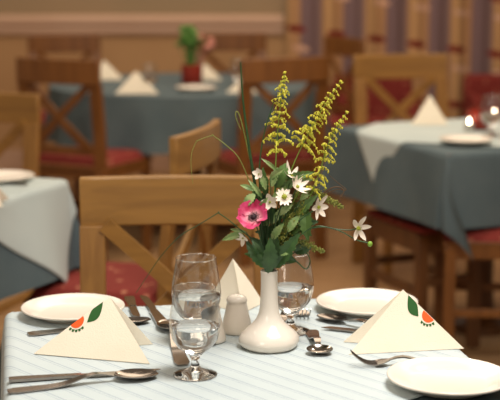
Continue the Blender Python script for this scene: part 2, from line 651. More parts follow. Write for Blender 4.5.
# right table
def corner_table(C, a, bb, size):
    C = Vector(C); a = Vector(a).normalized(); bb = Vector(bb).normalized()
    cen = C + a*size/2 + bb*size/2
    return cen, math.atan2(a.y, a.x)
ca, ra = corner_table((.655, 4.42), (.92, .39), (-.39, .92), .84)
table_frame(ca.x, ca.y, ra, .84, 'square table at the right under a blue-grey cloth', True)
b, uv = drape(.84+.50, .42, .42, z=.7455, gap=.002, ph=2.0, corner=.05, amp=.02, swing=(.30, -.12))
place(tag(b.build('tablecloth', BLUE, uvs=uv), 'blue-grey cloth hanging to a point on the right table', 'tablecloth'), ca.x, ca.y, ra)
OVER = mixmat('pale_overlay_cloth', '#B9C3C1', '#B2BDBC', (5, 5, 5), .85, spec=.2)
# overlay: right-angle tip hanging over the left edge (local x = -.42)
b, uv = drape(.80, .42, .42, off=(-.03, .06), rot=math.radians(45), z=.7475, gap=.004, ph=0, amp=.008)
place(tag(b.build('overlay_cloth', OVER, uvs=uv, solid=.001), 'pale square cover cloth with hanging tip on the right table', 'tablecloth'), ca.x, ca.y, ra)

# left table
a_ = Vector((-.36, -.93)).normalized(); b_ = Vector((-.93, .36)).normalized()
cen = Vector((-.53, 3.87)) + a_*.40 + b_*.40
la = math.atan2(-a_.y, -a_.x) - PI/2
table_frame(cen.x, cen.y, la, .80, 'square table cut by the left edge of the photo', True)
b, uv = drape(.80+.50, .40, .40, z=.7455, gap=.002, ph=.4, amp=.05, flare=.16)
place(tag(b.build('tablecloth', BLUE, uvs=uv), 'blue-grey cloth hanging from the left table', 'tablecloth'), cen.x, cen.y, la)
b, uv = drape(1.0, .40, .40, off=(.004, .152), rot=math.radians(55), z=.7475, gap=.006, ph=.4, amp=.05, flare=.16)
place(tag(b.build('overlay_cloth', OVER, uvs=uv, solid=.001), 'pale cover cloth with a long tip on the left table', 'tablecloth'), cen.x, cen.y, la)

# round table
RC = (-.33, 7.02); RR = .70
r = empty('round_table', (RC[0], RC[1], 0), 0, 'round table in the background under a blue-grey cloth', 'table')
b = MB(); b.lathe([(0, .715), (RR, .715), (RR+.002, .73), (RR, .745), (0, .745)], 64); b.build('tabletop', WOODD, r)
b = MB(); b.lathe([(.0, 0), (.26, 0), (.26, .03), (.06, .07), (.045, .2), (.05, .6), (.12, .712), (0, .712)], 32); b.build('pedestal', WOODD, r)
b = MB()
def rc(u, v):
    a = 2*PI*u
    if v < .5:
        rr = (RR+.006)*v*2
        return (rr*math.cos(a), rr*math.sin(a), .7485)
    t = (v-.5)*2
    L = t*.265
    rr = RR+.008+ .02*t + .035*t*(.5+.5*math.sin(a*17)) + .01*math.sin(a*5)*t
    return (rr*math.cos(a), rr*math.sin(a), .7485 - .003 - L)
b.grid(rc, 204, 24)
o = b.build('tablecloth', BLUE); o.location = (RC[0], RC[1], 0)
tag(o, 'blue-grey cloth draped round the background table', 'tablecloth')

# ------------------------------------------------------------------ plates
TT = .7475+.003+.0012   # top of striped cover
def make_plate():
    b = MB()
    R = .093
    prof = [(0, .0035), (.050, .0035), (.056, .0015), (.0565, .0), (.0595, .0), (.0605, .003), (.072, .008), (R-.002, .0145), (R, .0165), (R-.0008, .0185),
            (R-.003, .0187), (.075, .0125), (.0655, .0092), (.061, .0068), (.056, .0062), (0, .0062)]
    b.lathe(prof, 72)
    return b.build('side_plate', WHITEC, angle=80)
pl0 = make_plate()
def put_plate(o, p, label, z):
    o.location = (p.x, p.y, z); tag(o, label, 'plate', 'white side plates'); return o
def plate_at(px, py, label, first=False, z=TT, s=1):
    o = pl0 if first else pl0.copy()
    if not first: col.objects.link(o)
    p = at_z(px, py, z+.0165*s)
    put_plate(o, p, label, z); o.scale = (s, s, s)
    return o
plate_at(73, 306.5, 'empty white side plate behind the left folded napkin', True)
plate_at(367, 301, 'empty white side plate behind the right folded napkin')
plate_at(449, 375.5, 'empty white side plate nearest the camera at the lower right')
plate_at(2, 175.5, 'white plate on the left table', z=.7535)
plate_at(466, 138.5, 'white plate on the right table beside the red holder', z=.7535)
plate_at(196, 87, 'white plate on the round table before the flowers', z=.7500, s=1.1)

# ------------------------------------------------------------------ napkins
GREEN = mat('emblem_green', '#2F5A2C', .8, spec=.2)
ORANGE = mat('emblem_orange', '#F0602C', .8, spec=.2)
def tri_leaf(A, L, R, bulge, th, n=14):
    """slightly bowed triangular leaf with thickness; A apex, L end of the fold, R free end"""
    A, L, R = Vector(A), Vector(L), Vector(R)
    nrm = (L-A).cross(R-A).normalized()
    b = MB(); idx = {}
    def P(i, j, side):
        # barycentric : i along A->L, j along A->R
        u, v = i/n, j/n
        p = A + (L-A)*u + (R-A)*v
        k = max(0, (1-u-v))*(u)*4*bulge + v*(1-u-v)*bulge*3
        return p + nrm*(k + side*th)
    vs = []; fs = []
    for side in (0, 1):
        for i in range(n+1):
            for j in range(n+1-i):
                idx[(i, j, side)] = len(vs); vs.append(P(i, j, side))
    for side in (0, 1):
        for i in range(n):
            for j in range(n-i):
                a, b1, c1 = idx[(i, j, side)], idx[(i+1, j, side)], idx[(i, j+1, side)]
                fs.append((a, b1, c1) if side else (a, c1, b1))
                if i+j < n-1:
                    d1 = idx[(i+1, j+1, side)]
                    fs.append((b1, d1, c1) if side else (b1, c1, d1))
    for i in range(n):
        for e in (((i, 0), (i+1, 0)), ((0, i), (0, i+1)), ((i, n-i), (i+1, n-i-1))):
            (p0, p1) = e
            fs.append((idx[p0+(0,)], idx[p1+(0,)], idx[p1+(1,)], idx[p0+(1,)]))
    b.add(vs, fs)
    surf = lambda u, v, h=0: P(u*n, v*n, 0) + nrm*h
    return b, surf, nrm

def napkin(apex, fold, free_front, free_back, label, emblem=None, bulge=.002, group='folded paper napkins'):
    """tent folded napkin: two leaves joined along apex-fold"""
    A, Fd, R1, R2 = map(Vector, (apex, fold, free_front, free_back))
    base = Vector(((Fd.x+R1.x+R2.x)/3, (Fd.y+R1.y+R2.y)/3, Fd.z))
    r = empty('folded_napkin', base, 0, label, 'napkin', group)
    b1, s1, n1 = tri_leaf(A-base, Fd-base, R1-base, bulge, .0012)
    if n1.y > 0:   # want the normal of front leaf towards camera
        sgn = -1
    else: sgn = 1
    b2, s2, n2 = tri_leaf(A-base, Fd-base, R2-base, bulge, .0012)
    b1.v += []
    off = len(b1.v)
    b1.v += b2.v
    b1.f += [tuple(i+off for i in f) for f in b2.f]
    b1.build('paper', NAPK, r, angle=50)
    if emblem:
        e = emblem
        def poly(pts, m, nm, lift):
            b = MB()
            P = [s1(u, v) + n1*sgn*(lift + (0 if sgn < 0 else .0012)) for u, v in pts]
            b.slab(P, n1*sgn*.0003)
            return b.build(nm, m, r, smooth=False)
        for (nm, m, pts) in e: poly(pts, m, nm, .0004)
    return r

# plane coordinates on the leaf: u along fold, v along free edge
def emb(flip=False):
    out = []
    # leaf sits on the fold edge near the apex; half orange slice below it
    def arc(cu, r, a0, a1, n=12, asp=1.0):
        return [(cu + r*math.cos(a0+(a1-a0)*i/n), r*math.sin(a0+(a1-a0)*i/n)*asp) for i in range(n+1)]
    slice_ = [(u, max(v, 0.001)) for u, v in arc(.43, .082, 0, PI, asp=1.1)]
    leaf = []
    n = 12
    p0, p1 = (.09, .004), (.345, .10)
    for i in range(n+1):
        t = i/n; u = p0[0]+(p1[0]-p0[0])*t; v = p0[1]+(p1[1]-p0[1])*t
        leaf.append((u, v + .085*math.sin(PI*t)))
    for i in range(n-1, 0, -1):
        t = i/n; u = p0[0]+(p1[0]-p0[0])*t; v = p0[1]+(p1[1]-p0[1])*t
        leaf.append((u, max(.001, v - .055*math.sin(PI*t))))
    out.append(('orange_slice_print', ORANGE, slice_))
    out.append(('green_leaf_print', GREEN, leaf))
    # small row of lettering curving round the slice
    k = 5
    for i in range(k):
        a = math.radians(18 + 78*i/(k-1))
        cu, cv = .43+.112*math.cos(a), .124*math.sin(a)
        tu, tv = -math.sin(a), math.cos(a)
        nu, nv = math.cos(a), math.sin(a)
        w_, h_ = .017, .014
        out.append(('lettering_print', GREEN, [(cu-tu*w_-nu*h_, cv-tv*w_-nv*h_), (cu+tu*w_-nu*h_, cv+tv*w_-nv*h_), (cu+tu*w_*.6+nu*h_, cv+tv*w_*.6+nv*h_), (cu-tu*w_*.6+nu*h_, cv-tv*w_*.6+nv*h_)]))
    return out

def tz(px, py): return at_z(px, py, TT+.0005)
NL_L = tz(34, 354); NL_R = tz(150, 364); NL_B = tz(153, 344)
mid = (NL_L + (NL_R+NL_B)/2)/2
A = at_y(110, 297.5, (at_z(110, 346, TT)).y)
napkin(A, NL_L, NL_R, NL_B, 'cream paper napkin tent at the left printed with orange slice', emb())
NR_R = tz(464, 348.5); NR_L = tz(349, 354.5); NR_B = tz(343, 342)
A = at_y(403, 289.5, (at_z(403, 341, TT)).y)
napkin(A, NR_R, NR_L, NR_B, 'cream paper napkin tent at the right printed with orange slice', emb())
# plain one behind the shakers, seen end-on
A = at_y(232.5, 259, at_z(232, 306, TT).y)
napkin(A, tz(241, 314), tz(206, 303), tz(263, 303), 'plain cream napkin tent standing behind the shakers')
# background tents
def bg_tent(ax, ay, lx, rx, by, z, label, dd=.05):
    L = at_z(lx, by, z); R = at_z(rx, by, z)
    A = at_y(ax, ay, L.y+dd)
    bk = Vector(((L.x+R.x)/2+.02, L.y+.12, z))
    return A, L, R, bk
for (ax, ay, lx, rx, by, lab, z) in (
    (430, 95, 411, 448, 125, 'napkin tent standing on the right table', .7535),
    (136, 71, 115, 159, 94, 'napkin tent on the round table left of its plate', .7500),
    (104, 60, 94, 124, 80, 'napkin tent at the far left of the round table', .7500),
    (204, 63, 196, 222, 80, 'napkin tent on the round table behind the red flower vase', .7500),
    (250, 71, 226, 268, 93, 'napkin tent at the right of the round table', .7500)):
    A, L, R, bk = bg_tent(ax, ay, lx, rx, by, z, lab)
    napkin(A, L, R, bk, lab)
A, L, R, bk = bg_tent(-6, 183, -18, 3, 207, .7535, '')
napkin(A, L, R, bk, 'napkin corner at the left edge of the left table')

# ------------------------------------------------------------------ glasses
def thin_glass():
    m = bpy.data.materials.new('thin_glass'); m.use_nodes = True
    nt = m.node_tree; nt.nodes.clear()
    out = nd(m, 'ShaderNodeOutputMaterial'); mx = nd(m, 'ShaderNodeMixShader')
    tr = nd(m, 'ShaderNodeBsdfTransparent'); tr.inputs[0].default_value = (.96, .965, .96, 1)
    gl = nd(m, 'ShaderNodeBsdfGlossy'); gl.inputs['Roughness'].default_value = .01
    lw = nd(m, 'ShaderNodeLayerWeight'); lw.inputs['Blend'].default_value = .5
    pw = nd(m, 'ShaderNodeMath', operation='POWER'); lk(m, lw.outputs['Facing'], pw.inputs[0]); pw.inputs[1].default_value = 3.2
    fr = nd(m, 'ShaderNodeMath', operation='MULTIPLY_ADD'); lk(m, pw.outputs[0], fr.inputs[0]); fr.inputs[1].default_value = .75; fr.inputs[2].default_value = .09
    lk(m, fr.outputs[0], mx.inputs[0]); lk(m, tr.outputs[0], mx.inputs[1]); lk(m, gl.outputs[0], mx.inputs[2])
    lk(m, mx.outputs[0], out.inputs[0])
    return m
THIN = thin_glass()
WATER = glass_mat('still_water')
WATER.node_tree.nodes['Principled BSDF'].inputs['IOR'].default_value = 1.33
def make_goblet():
    r = empty('wine_glass')
    b = MB()
    b.lathe([(0, 0), (.030, 0), (.0335, .0008), (.0338, .0018), (.030, .0036), (.018, .0075), (.0100, .0110), (.0070, .0150), (.0060, .020), (.0064, .026),
             (.0090, .031), (.0125, .0345), (.0100, .0385), (.005, .0400), (0, .0403)], 64)
    b.build('stem_and_foot', GLASS, r, angle=70)
    b = MB()
    b.lathe([(.0125, .0352), (.018, .0385), (.0265, .0455), (.0345, .057), (.0385, .071), (.0395, .083), (.0380, .098), (.0350, .115), (.0325, .130), (.0316, .1380)], 64)
    b.build('bowl', THIN, r, angle=70)
    b = MB()
    n = 10
    b.lathe([(.0316+.0008*math.cos(2*PI*k/n), .1383+.0008*math.sin(2*PI*k/n)) for k in range(n+1)], 64)
    b.build('rim', GLASS, r)
    b = MB()
    b.lathe([(0, .0406), (.0128, .0362), (.0178, .0390), (.0260, .0460), (.0340, .0574), (.0380, .0712), (.0389, .078), (.0380, .0786), (0, .0783)], 64)
    b.build('water', WATER, r, angle=60)
    return r
g0 = make_goblet()
def goblet(p, label, s, first=False):
    o = g0 if first else copy_tree(g0)
    o.location = p; o.scale = (s, s, s)
    tag(o, label, 'glass', 'stemmed wine glasses')
goblet(at_z(195.3, 375, TT), 'stemmed water glass nearest the camera', 1.0, True)
goblet(at_z(196.6, 343, TT), 'stemmed glass standing directly behind the nearest glass', 1.05)
goblet(at_z(290.5, 331.5, TT), 'stemmed glass behind the white vase', 1.0)
goblet(at_z(491, 136, .7535), 'stemmed glass at the right edge on the right table', 1.05)
goblet(at_z(150, 93, .7500), 'stemmed glass on the round table beside the left napkin', 1.0)
goblet(at_z(237, 86, .7500), 'stemmed glass on the round table beside the right napkin', 1.0)

# ------------------------------------------------------------------ shakers
def make_shaker():
    r = empty('shaker')
    b = MB()
    b.lathe([(0, .0), (.0215, .0), (.0240, .002), (.0243, .006), (.0215, .020), (.0180, .034), (.0155, .047), (.0150, .051), (.0158, .0525), (.0158, .0545), (.0145, .058), (.0105, .0615), (.005, .0632), (0, .0636)], 48)
    b.build('body', WHITEC, r, angle=60)
    b = MB()
    for k in range(5):
        a = 2*PI*k/5
        b.lathe([(0, 0), (.0007, 0), (.0007, .0006), (0, .0006)], 8, (.005*math.cos(a), .005*math.sin(a), .0628))
    b.build('pouring_hole', mat('dark_hole', '#2A2018', .8), r)
    return r
s0 = make_shaker()
s0.location = at_z(210, 341, TT); tag(s0, 'white ceramic shaker behind the nearest glass, the left of two', 'shaker', 'white ceramic shakers')
s0.scale = (1.12, 1.12, 1.05)
s1 = copy_tree(s0)
s1.location = at_z(236.8, 332, TT); tag(s1, 'white ceramic shaker between the vase and the other shaker', 'shaker', 'white ceramic shakers')

# ------------------------------------------------------------------ vase
VP = at_z(269, 346.5, TT)
b = MB()
vp = [(0, .003), (.034, .003), (.036, 0), (.041, 0), (.0465, .004), (.0495, .010), (.0490, .016), (.0455, .0225), (.038, .030), (.029, .038), (.0215, .047), (.0170, .058),
      (.0150, .070), (.0140, .090), (.0136, .110), (.0138, .124), (.0145, .1275), (.0135, .1290), (.0122, .1280), (.0112, .118), (.0112, .070), (.014, .055), (.026, .036), (.036, .022), (.036, .012), (0, .008)]
def lobes(a, z):
    k = max(0, 1-abs(z-.02)/.035)
    return 1+.022*k*math.sin(6*a+z*40)
b.lathe(vp, 96, mod=lobes)
o = b.build('bud_vase', WHITEC, angle=80); o.location = VP
tag(o, 'white ceramic bud vase with slim neck and wide base', 'vase')

# ------------------------------------------------------------------ cutlery
def frame_from(a, b_):
    d = (b_-a); L = d.length; return math.atan2(d.y, d.x), L
def steel_strip(stations, th):
    """stations: list of (x, halfwidth, z, dish) -> thin closed metal sheet along x"""
    b = MB(); m = 8
    top = []; bot = []
    vs = []; fs = []
    for (x, hw, z, dish, t) in stations:
        for j in range(m+1):
            s = -1+2*j/m
            vs.append((x, hw*s, z - dish*(1-s*s) + t/2))
    for (x, hw, z, dish, t) in stations:
        for j in range(m+1):
            s = -1+2*j/m
            vs.append((x, hw*s, z - dish*(1-s*s) - t/2*(1-.4*abs(s))))
    n = len(stations); o = n*(m+1)
    for i in range(n-1):
        for j in range(m):
            a = i*(m+1)+j
            fs.append((a, a+m+1, a+m+2, a+1))
            fs.append((o+a, o+a+1, o+a+m+2, o+a+m+1))
        a = i*(m+1)
        fs.append((a, o+a, o+a+m+1, a+m+1))
        a = i*(m+1)+m
        fs.append((a, a+m+1, o+a+m+1, o+a))
    for j in range(m):
        fs.append((j, j+1, o+j+1, o+j))
        a = (n-1)*(m+1)+j
        fs.append((a, o+a, o+a+1, a+1))
    b.add(vs, fs)
    return b

def spoon(L, label, hw=.0215, bl=.062, name='spoon'):
    r = empty(name, label=label, cat='spoon')
    hs = []
    Lh = L-bl
    for i in range(15):
        t = i/14
        x = Lh*t
        wd = .0095*(1-t)**.8 + .0035
        if t == 0: wd = .0085
        z = .0015 + .013*math.exp(-((t-.80)/.22)**2) + .0035*math.exp(-((t-.05)/.2)**2)*0
        hs.append((x, wd, z, 0, .0022))
    steel_strip(hs, .002).build('handle', STEEL, r)
    bs = []
    n = 18
    for i in range(n+1):
        t = i/n
        x = Lh-.002 + bl*t
        wd = hw*math.sqrt(max(0.0, 1-(2*t-1.04)**2/1.09)) if t > .02 else .0035
        wd = max(wd, .0035 if t < .5 else .0006)
        rim = .0095 - .003*t
        dd = .0078*max(0, math.sin(PI*min(1, t*1.0)))**.8
        bs.append((x, wd, rim, dd, .0014))
    steel_strip(bs, .0014).build('bowl', STEEL, r)
    return r

def knife(L, label, name='table_knife', cat='knife', hh=.009):
    r = empty(name, label=label, cat=cat)
    hs = []
    Lh = L*.47
    for i in range(10):
        t = i/9
        hs.append((Lh*t, hh - (hh*.38)*t if t > 0 else hh*.85, .0032, 0, .0055-.001*t))
    steel_strip(hs, .005).build('handle', STEEL, r)
    b = MB()
    pts = [(Lh, -.0055), (Lh+.012, -.0085), (Lh+(L-Lh)*.6, -.0095), (Lh+(L-Lh)*.88, -.0075), (L, .003), (L-.01, .0055), (Lh+.01, .0055), (Lh, .0045)]
    b.slab([Vector((x, y, .0030)) for x, y in pts], (0, 0, .0016))
    b.build('blade', STEEL, r, smooth=False, bevel=.0004)
    return r

def fork(L, label, tines=4, wd=.0125):
    r = empty('table_fork', label=label, cat='fork')
    Lh = L*.70
    hs = []
    for i in range(14):
        t = i/13
        w2 = .0095*(1-t)**.8 + .0032
        if t == 0: w2 = .0085
        hs.append((Lh*t, w2, .0015+.012*math.exp(-((t-.86)/.2)**2), 0, .0024))
    steel_strip(hs, .002).build('handle', STEEL, r)
    z0 = hs[-1][2]
    hd = []
    for i in range(8):
        t = i/7
        hd.append((Lh-.001+L*.11*t, .0035+(wd-.0035)*min(1, t*1.6)**.7, z0 - (z0-.004)*t, .001*t, .002))
    steel_strip(hd, .002).build('neck', STEEL, r)
    xe = Lh-.001+L*.11
    for k in range(tines):
        y = -wd+.0022 + (2*wd-.0044)*k/(tines-1)
        b = MB()
        pts = []
        rr = []
        for i in range(7):
            t = i/6
            pts.append((xe-.002 + (L-xe)*t, y, .004-.0015*math.sin(PI*min(1, t*1.1)) + .019*t*t))
            rr.append(.0019*(1-.55*t))
        b.tube(pts, rr, 6)
        b.build('tine', STEEL, r)
    return r

def lay(r, pa, pb, z=TT+.0005, za=None, zb=None, flip=False):
    """handle end at pixel pa, far end at pixel pb"""
    a = at_z(*pa, z); c = at_z(*pb, z)
    ang, L = frame_from(a, c)
    r.location = a; r.rotation_euler = (PI if flip else 0, 0, ang)
    return L
def Lof(pa, pb): return (at_z(*pa, TT)-at_z(*pb, TT)).length
def mk(fn, pa, pb, label, **kw):
    r = fn(Lof(pa, pb), label, **kw)
    lay(r, pa, pb)
    return r
mk(knife, (9, 382), (161, 372), 'steel table knife at the lower left, behind the spoon')
mk(spoon, (8, 392.5), (158, 376), 'long steel spoon lying at the lower left corner', hw=.024, bl=.066)
mk(spoon, (28, 335), (151, 322), 'steel spoon half hidden behind the left napkin tent', hw=.017)
mk(knife, (129, 299), (138, 319), 'short steel knife handle beside the left plate', name='butter_knife', hh=.010)
mk(knife, (164, 327), (142, 297), 'steel knife lying behind the nearest glass, pointing away', hh=.0115)
mk(spoon, (183, 366), (167, 323), 'steel spoon left of the nearest glass, handle towards camera', hw=.021, bl=.070)
mk(fork, (293, 297), (305, 322), 'steel fork with tines forward right of the white vase')
mk(spoon, (278, 322), (297, 309), 'small steel spoon seen through the glass behind the vase', hw=.013, bl=.035, name='teaspoon')
mk(spoon, (311, 331), (321, 357), 'steel spoon pointing at the camera right of the white vase', hw=.0215, bl=.036)
mk(spoon, (436, 346), (318, 318), 'steel spoon with its bowl left of the right napkin tent', hw=.017)
mk(knife, (440, 342), (322, 329), 'steel knife reaching out from behind the right napkin tent')
mk(fork, (480, 363), (350, 366), 'steel fork lying in front of the right napkin tent')
for pa, pb, z, lab in (((8, 184), (26, 185.5), .7535, 'steel knife on the left table'), ((384, 122), (402, 120), .7535, 'dark cutlery piece on the right table')):
    a = at_z(*pa, z+.002); c = at_z(*pb, z+.002)
    r = knife(.2, lab); ang = math.atan2(c.y-a.y, c.x-a.x)
    r.location = a if pb[0] > 100 else c
    r.rotation_euler = (0, 0, ang if pb[0] > 100 else ang+PI)

# ------------------------------------------------------------------ background table items
REDG = mat('red_glazed_holder', '#8A2C1E', .12)
def cup(p, rad, h, label, m, name, cat, s=1):
    b = MB()
    b.lathe([(0, 0), (rad*.8, 0), (rad, h*.12), (rad, h*.9), (rad*.98, h), (rad*.9, h), (rad*.88, h*.15), (0, h*.12)], 40)
    o = b.build(name, m, angle=60); o.location = p
    return tag(o, label, cat)
cup(at_z(479, 129, .7540), .045, .075, 'round red holder on the right table', REDG, 'candle_holder', 'candle holder')
TIN = mat('tin', '#C8C0B8', .2, 1)
WAX = mat('wax', '#EDE4D4', .5)
GLINT_GLOW = mat('glint_glow', '#FFE8C0', .5)  # emission standing in for a specular highlight
GLINT_GLOW.node_tree.nodes['Principled BSDF'].inputs['Emission Color'].default_value = lin('#FFE6C4')
GLINT_GLOW.node_tree.nodes['Principled BSDF'].inputs['Emission Strength'].default_value = 22
def glint_tealight(px, py, label):  # added tea light shape, its glow imitates a glint by the red holder
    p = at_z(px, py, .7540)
    r = empty('glint_tea_light', p, 0, label, 'glint', 'added glows standing in for glints on the right table')
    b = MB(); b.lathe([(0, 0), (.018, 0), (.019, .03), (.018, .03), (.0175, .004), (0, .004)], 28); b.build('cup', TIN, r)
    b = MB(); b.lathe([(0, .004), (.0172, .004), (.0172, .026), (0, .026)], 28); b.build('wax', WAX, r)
    b = MB(); b.lathe([(0, .026), (.002, .028), (.0042, .033), (.003, .041), (.0008, .048), (0, .050)], 12); b.build('glint_glow', GLINT_GLOW, r)
glint_tealight(469, 131, 'added glow standing in for a glint left of the red holder on the right table')
glint_tealight(494, 121, 'added glow standing in for a glint at the right edge beside the stemmed glass')
cup(at_z(192, 84, .7505), .055, .10, 'red pot holding the bunch on the round table', REDG, 'flower_pot', 'pot')
LEAFD = mixmat('dark_leaf', '#2C4A22', '#3F6030', (60, 60, 60), .5)
LEAFM = mixmat('mid_leaf', '#48662E', '#5F7D40', (70, 70, 70), .5)
LEAFL = mixmat('pale_leaf', '#8FA066', '#68864A', (90, 90, 90), .55)
OLIVE = mixmat('olive_filler', '#8A8A38', '#6E7430', (150, 150, 150), .6)
YEL = mixmat('yellow_bells', '#DCD044', '#A8AC34', (220, 220, 220), .55)
STEM = mixmat('green_stem', '#33552A', '#274322', (60, 60, 60), .5)
STEML = mixmat('light_green_stem', '#6F8F34', '#809A40', (60, 60, 60), .5)
p = at_z(192, 84, .7505)
r = empty('potted_bouquet', (p.x, p.y, .77), 0, 'green and pink flower bunch standing in the red pot', 'bouquet')
b = MB()
for k in range(24):
    a = random.uniform(0, 2*PI); q = random.uniform(.0, .06)
    e = Vector((q*1.2*math.cos(a)-.012, q*math.sin(a), random.uniform(.17, .27)))
    b.tube([(q*.2*math.cos(a), q*.2*math.sin(a), 0), e*.6, e], .0025, 5)
    b.ball(e, .021, 7, 5, (1, 1, .7))
b.build('foliage', mixmat('bright_foliage', '#5C8A34', '#3F6A2A', (40, 40, 40), .6), r)
b = MB()
for k in range(9):
    a = random.uniform(0, 2*PI)
    e = Vector((.065+.035*math.cos(a), .03*math.sin(a), random.uniform(.15, .22)))
    b.tube([(.01, 0, 0), e*.6, e], .002, 5)
    b.ball(e, .021, 8, 5, (1, 1, .8))
b.build('pink_blossom', mixmat('salmon_petals', '#B87868', '#C08070', (40, 40, 40), .6), r)

# ------------------------------------------------------------------ flowers in the vase
VY = VP.y
def P3(px, py, dy=0): return at_y(px, py, VY+dy)
def poly_curve(pts, n=24):
    """catmull-rom through 3D points"""
    pts = [Vector(p) for p in pts]
    if len(pts) == 2: return [pts[0].lerp(pts[1], i/n) for i in range(n+1)]
    P = [pts[0]*2-pts[1]] + pts + [pts[-1]*2-pts[-2]]
    out = []
    seg = len(pts)-1
    per = max(2, n//seg)
    for s in range(seg):
        p0, p1, p2, p3 = P[s:s+4]
        for i in range(per):
            t = i/per
            out.append(.5*((2*p1)+(-p0+p2)*t+(2*p0-5*p1+4*p2-p3)*t*t+(-p0+3*p1-3*p2+p3)*t**3))
    out.append(pts[-1])
    return out
NECK = Vector((VP.x, VP.y, TT+.125))
INV = Vector((VP.x, VP.y, TT+.04))
def stem_pts(pix, dy0=0, dy1=0, jit=.004):
    """stem from inside the vase through pixel waypoints (bottom to top)"""
    j = Vector((random.uniform(-jit, jit), random.uniform(-jit, jit), 0))
    pts = [INV+j*.8, NECK+j]
    n = len(pix)
    for i, (x, y) in enumerate(pix):
        t = (i+1)/n
        pts.append(P3(x, y, dy0+(dy1-dy0)*t))
    return poly_curve(pts, 10*len(pts))

def leaf_mb(b, a, c, wpx, facing=None, curl=.12, serr=0, nseg=14):
    """leaf blade from a to c, half width hw, arched"""
    a = Vector(a); c = Vector(c)
    d = c-a; L = d.length
    hw = wpx*.00163/2
    view = Vector((0, -1, .15)) if facing is None else Vector(facing)
    side = d.cross(view).normalized()
    nrm = side.cross(d).normalized()
    vs = []; fs = []
    cols = (-1, -.55, 0, .55, 1)
    for i in range(nseg+1):
        t = i/nseg
        wv = hw*(math.sin(PI*t**.8)**.8 if 0 < t < 1 else .02)
        if serr and 0 < i < nseg: wv *= (1.18 if i % 2 else .86)
        ctr = a + d*t + nrm*(curl*L*math.sin(PI*t)) - Vector((0, 0, .06*L*t*t))
        for s in cols:
            vs.append(ctr + side*(wv*s) + nrm*(abs(s)*wv*.35) )
    m = len(cols)
    for i in range(nseg):
        for j in range(m-1):
            q = i*m+j
            fs.append((q, q+1, q+m+1, q+m))
    b.add(vs, fs)

# --- goldenrod-like yellow spikes
def spike(pix, frac, label, widths, dy=0, seed=1, nclu=30):
    rnd = random.Random(seed)
    pts = stem_pts(pix, dy, dy)
    r = empty('yellow_flower_spike', NECK, 0, label, 'flower', 'yellow flower spikes')
    pts = [p-NECK for p in pts]
    b = MB(); n = len(pts)
    b.tube(pts, [.0017*(1-.7*i/n) for i in range(n)], 6)
    b.build('stem', STEML, r)
    # cumulative along bare top part
    i0 = int(n*frac)
    b = MB()
    top = pts[i0:]
    m = len(top)
    for k in range(nclu):
        t = (k/(nclu-1))**.92
        f = t*(m-1.001); i = int(f); q = top[i].lerp(top[i+1], f-i)
        ax = (top[i+1]-top[i]).normalized()
        wd = (widths*(1-t)**.75*.00163 + .0022)*rnd.uniform(.8, 1.15)
        na = 4 if t < .8 else 3
        a0 = k*2.4 + rnd.uniform(0, 1)
        for h in range(na):
            a = a0 + h*2*PI/na
            out = Vector((math.cos(a), math.sin(a)*.8, 0))
            out = (out - ax*out.dot(ax)).normalized()
            ln = wd*rnd.uniform(.6, 1.15); up = rnd.uniform(.4, 1.1)
            arc = []
            for s in range(6):
                u = s/5
                arc.append(q + out*(ln*u) + Vector((0, 0, ln*(up*u-.95*u*u)+.0012*rnd.uniform(-1, 1))))
            b.tube(arc, [.0006]*6, 4)
            nb = max(2, int(ln/.0036))
            for s in range(nb):
                u = (s+1)/nb
                g = u*4.999; gi = int(g); pp = arc[gi].lerp(arc[gi+1], g-gi)
                for sd in (-1, 1):
                    sz = rnd.uniform(.0017, .0026)*(1-.3*t)
                    tip = pp + Vector((rnd.uniform(-1, 1)*.0014, rnd.uniform(-1, 1)*.002, -sz*1.1 + rnd.uniform(-.0006, .0012)))
                    b.ball(tip, sz, 5, 4, (.7, .7, 1.2), Matrix.Rotation(rnd.uniform(-.8, .8), 3, 'Y'))
    b.build('florets', YEL, r, smooth=False)
    return r
spike([(272, 230), (275, 180), (277, 140), (281, 100), (285, 72)], .62, 'yellow flower spike standing upright, leftmost of the three', 13, 0, 1, 14)
spike([(277, 225), (288, 180), (300, 150), (318, 116), (341, 81)], .70, 'yellow flower spike leaning right, the highest on the right', 12.5, .01, 2, 14)
spike([(283, 235), (303, 210), (317, 180), (330, 140), (347, 112)], .62, 'yellow flower spike leaning right, lowest and rightmost of the three', 11, -.01, 3, 14)

# --- grass blades
def blade(pix, rad, label, m, dy=0, tips=None, name='grass_blade', flat=.4, jit=.006):
    pts = stem_pts(pix, dy, dy, jit)
    b = MB(); n = len(pts)
    b.tube([p-NECK for p in pts], [rad*(1-.75*(i/n)**2)+.0002 for i in range(n)], 6, flat)
    o = b.build(name, m); o.location = NECK
    return tag(o, label, 'grass', 'grass blades in the vase')
GR1 = mixmat('dark_grass', '#24401F', '#2F4F28', (60, 60, 60), .45)
GRP = mixmat('pale_grass', '#8A8C40', '#6E7A3A', (300, 300, 300), .6)
blade([(262, 230), (255, 185), (248, 140), (243, 100), (240.5, 62)], .0028, 'thick dark green grass blade rising tall at the left', GR1)
blade([(263, 230), (258, 195), (249, 155), (243, 128), (239, 114), (236, 112), (236, 118), (241, 130)], .0011, 'thin grass blade with hooked yellow tip beside the tall blade', GRP, .004)
blade([(266, 225), (260, 190), (260, 160), (265, 130), (272, 108), (274, 101)], .0013, 'slender grass stem bending right beside the upright yellow spike', STEM)
blade([(260, 225), (252, 190), (240, 160), (227, 146), (213, 135.5), (212.8, 135.4), (204, 138), (197, 141), (196.5, 141.3), (192, 152), (191, 165), (193, 184)], .0007, 'thin bent grass blade kinked above the chair back', GRP, .01)
blade([(262, 248), (243, 232), (228, 219.5), (218.5, 213), (218, 213), (200, 224), (180, 236), (162, 255), (148, 275), (136, 293)], .0008, 'long thin grass blade folding down over the glasses to the left', STEM, -.01)
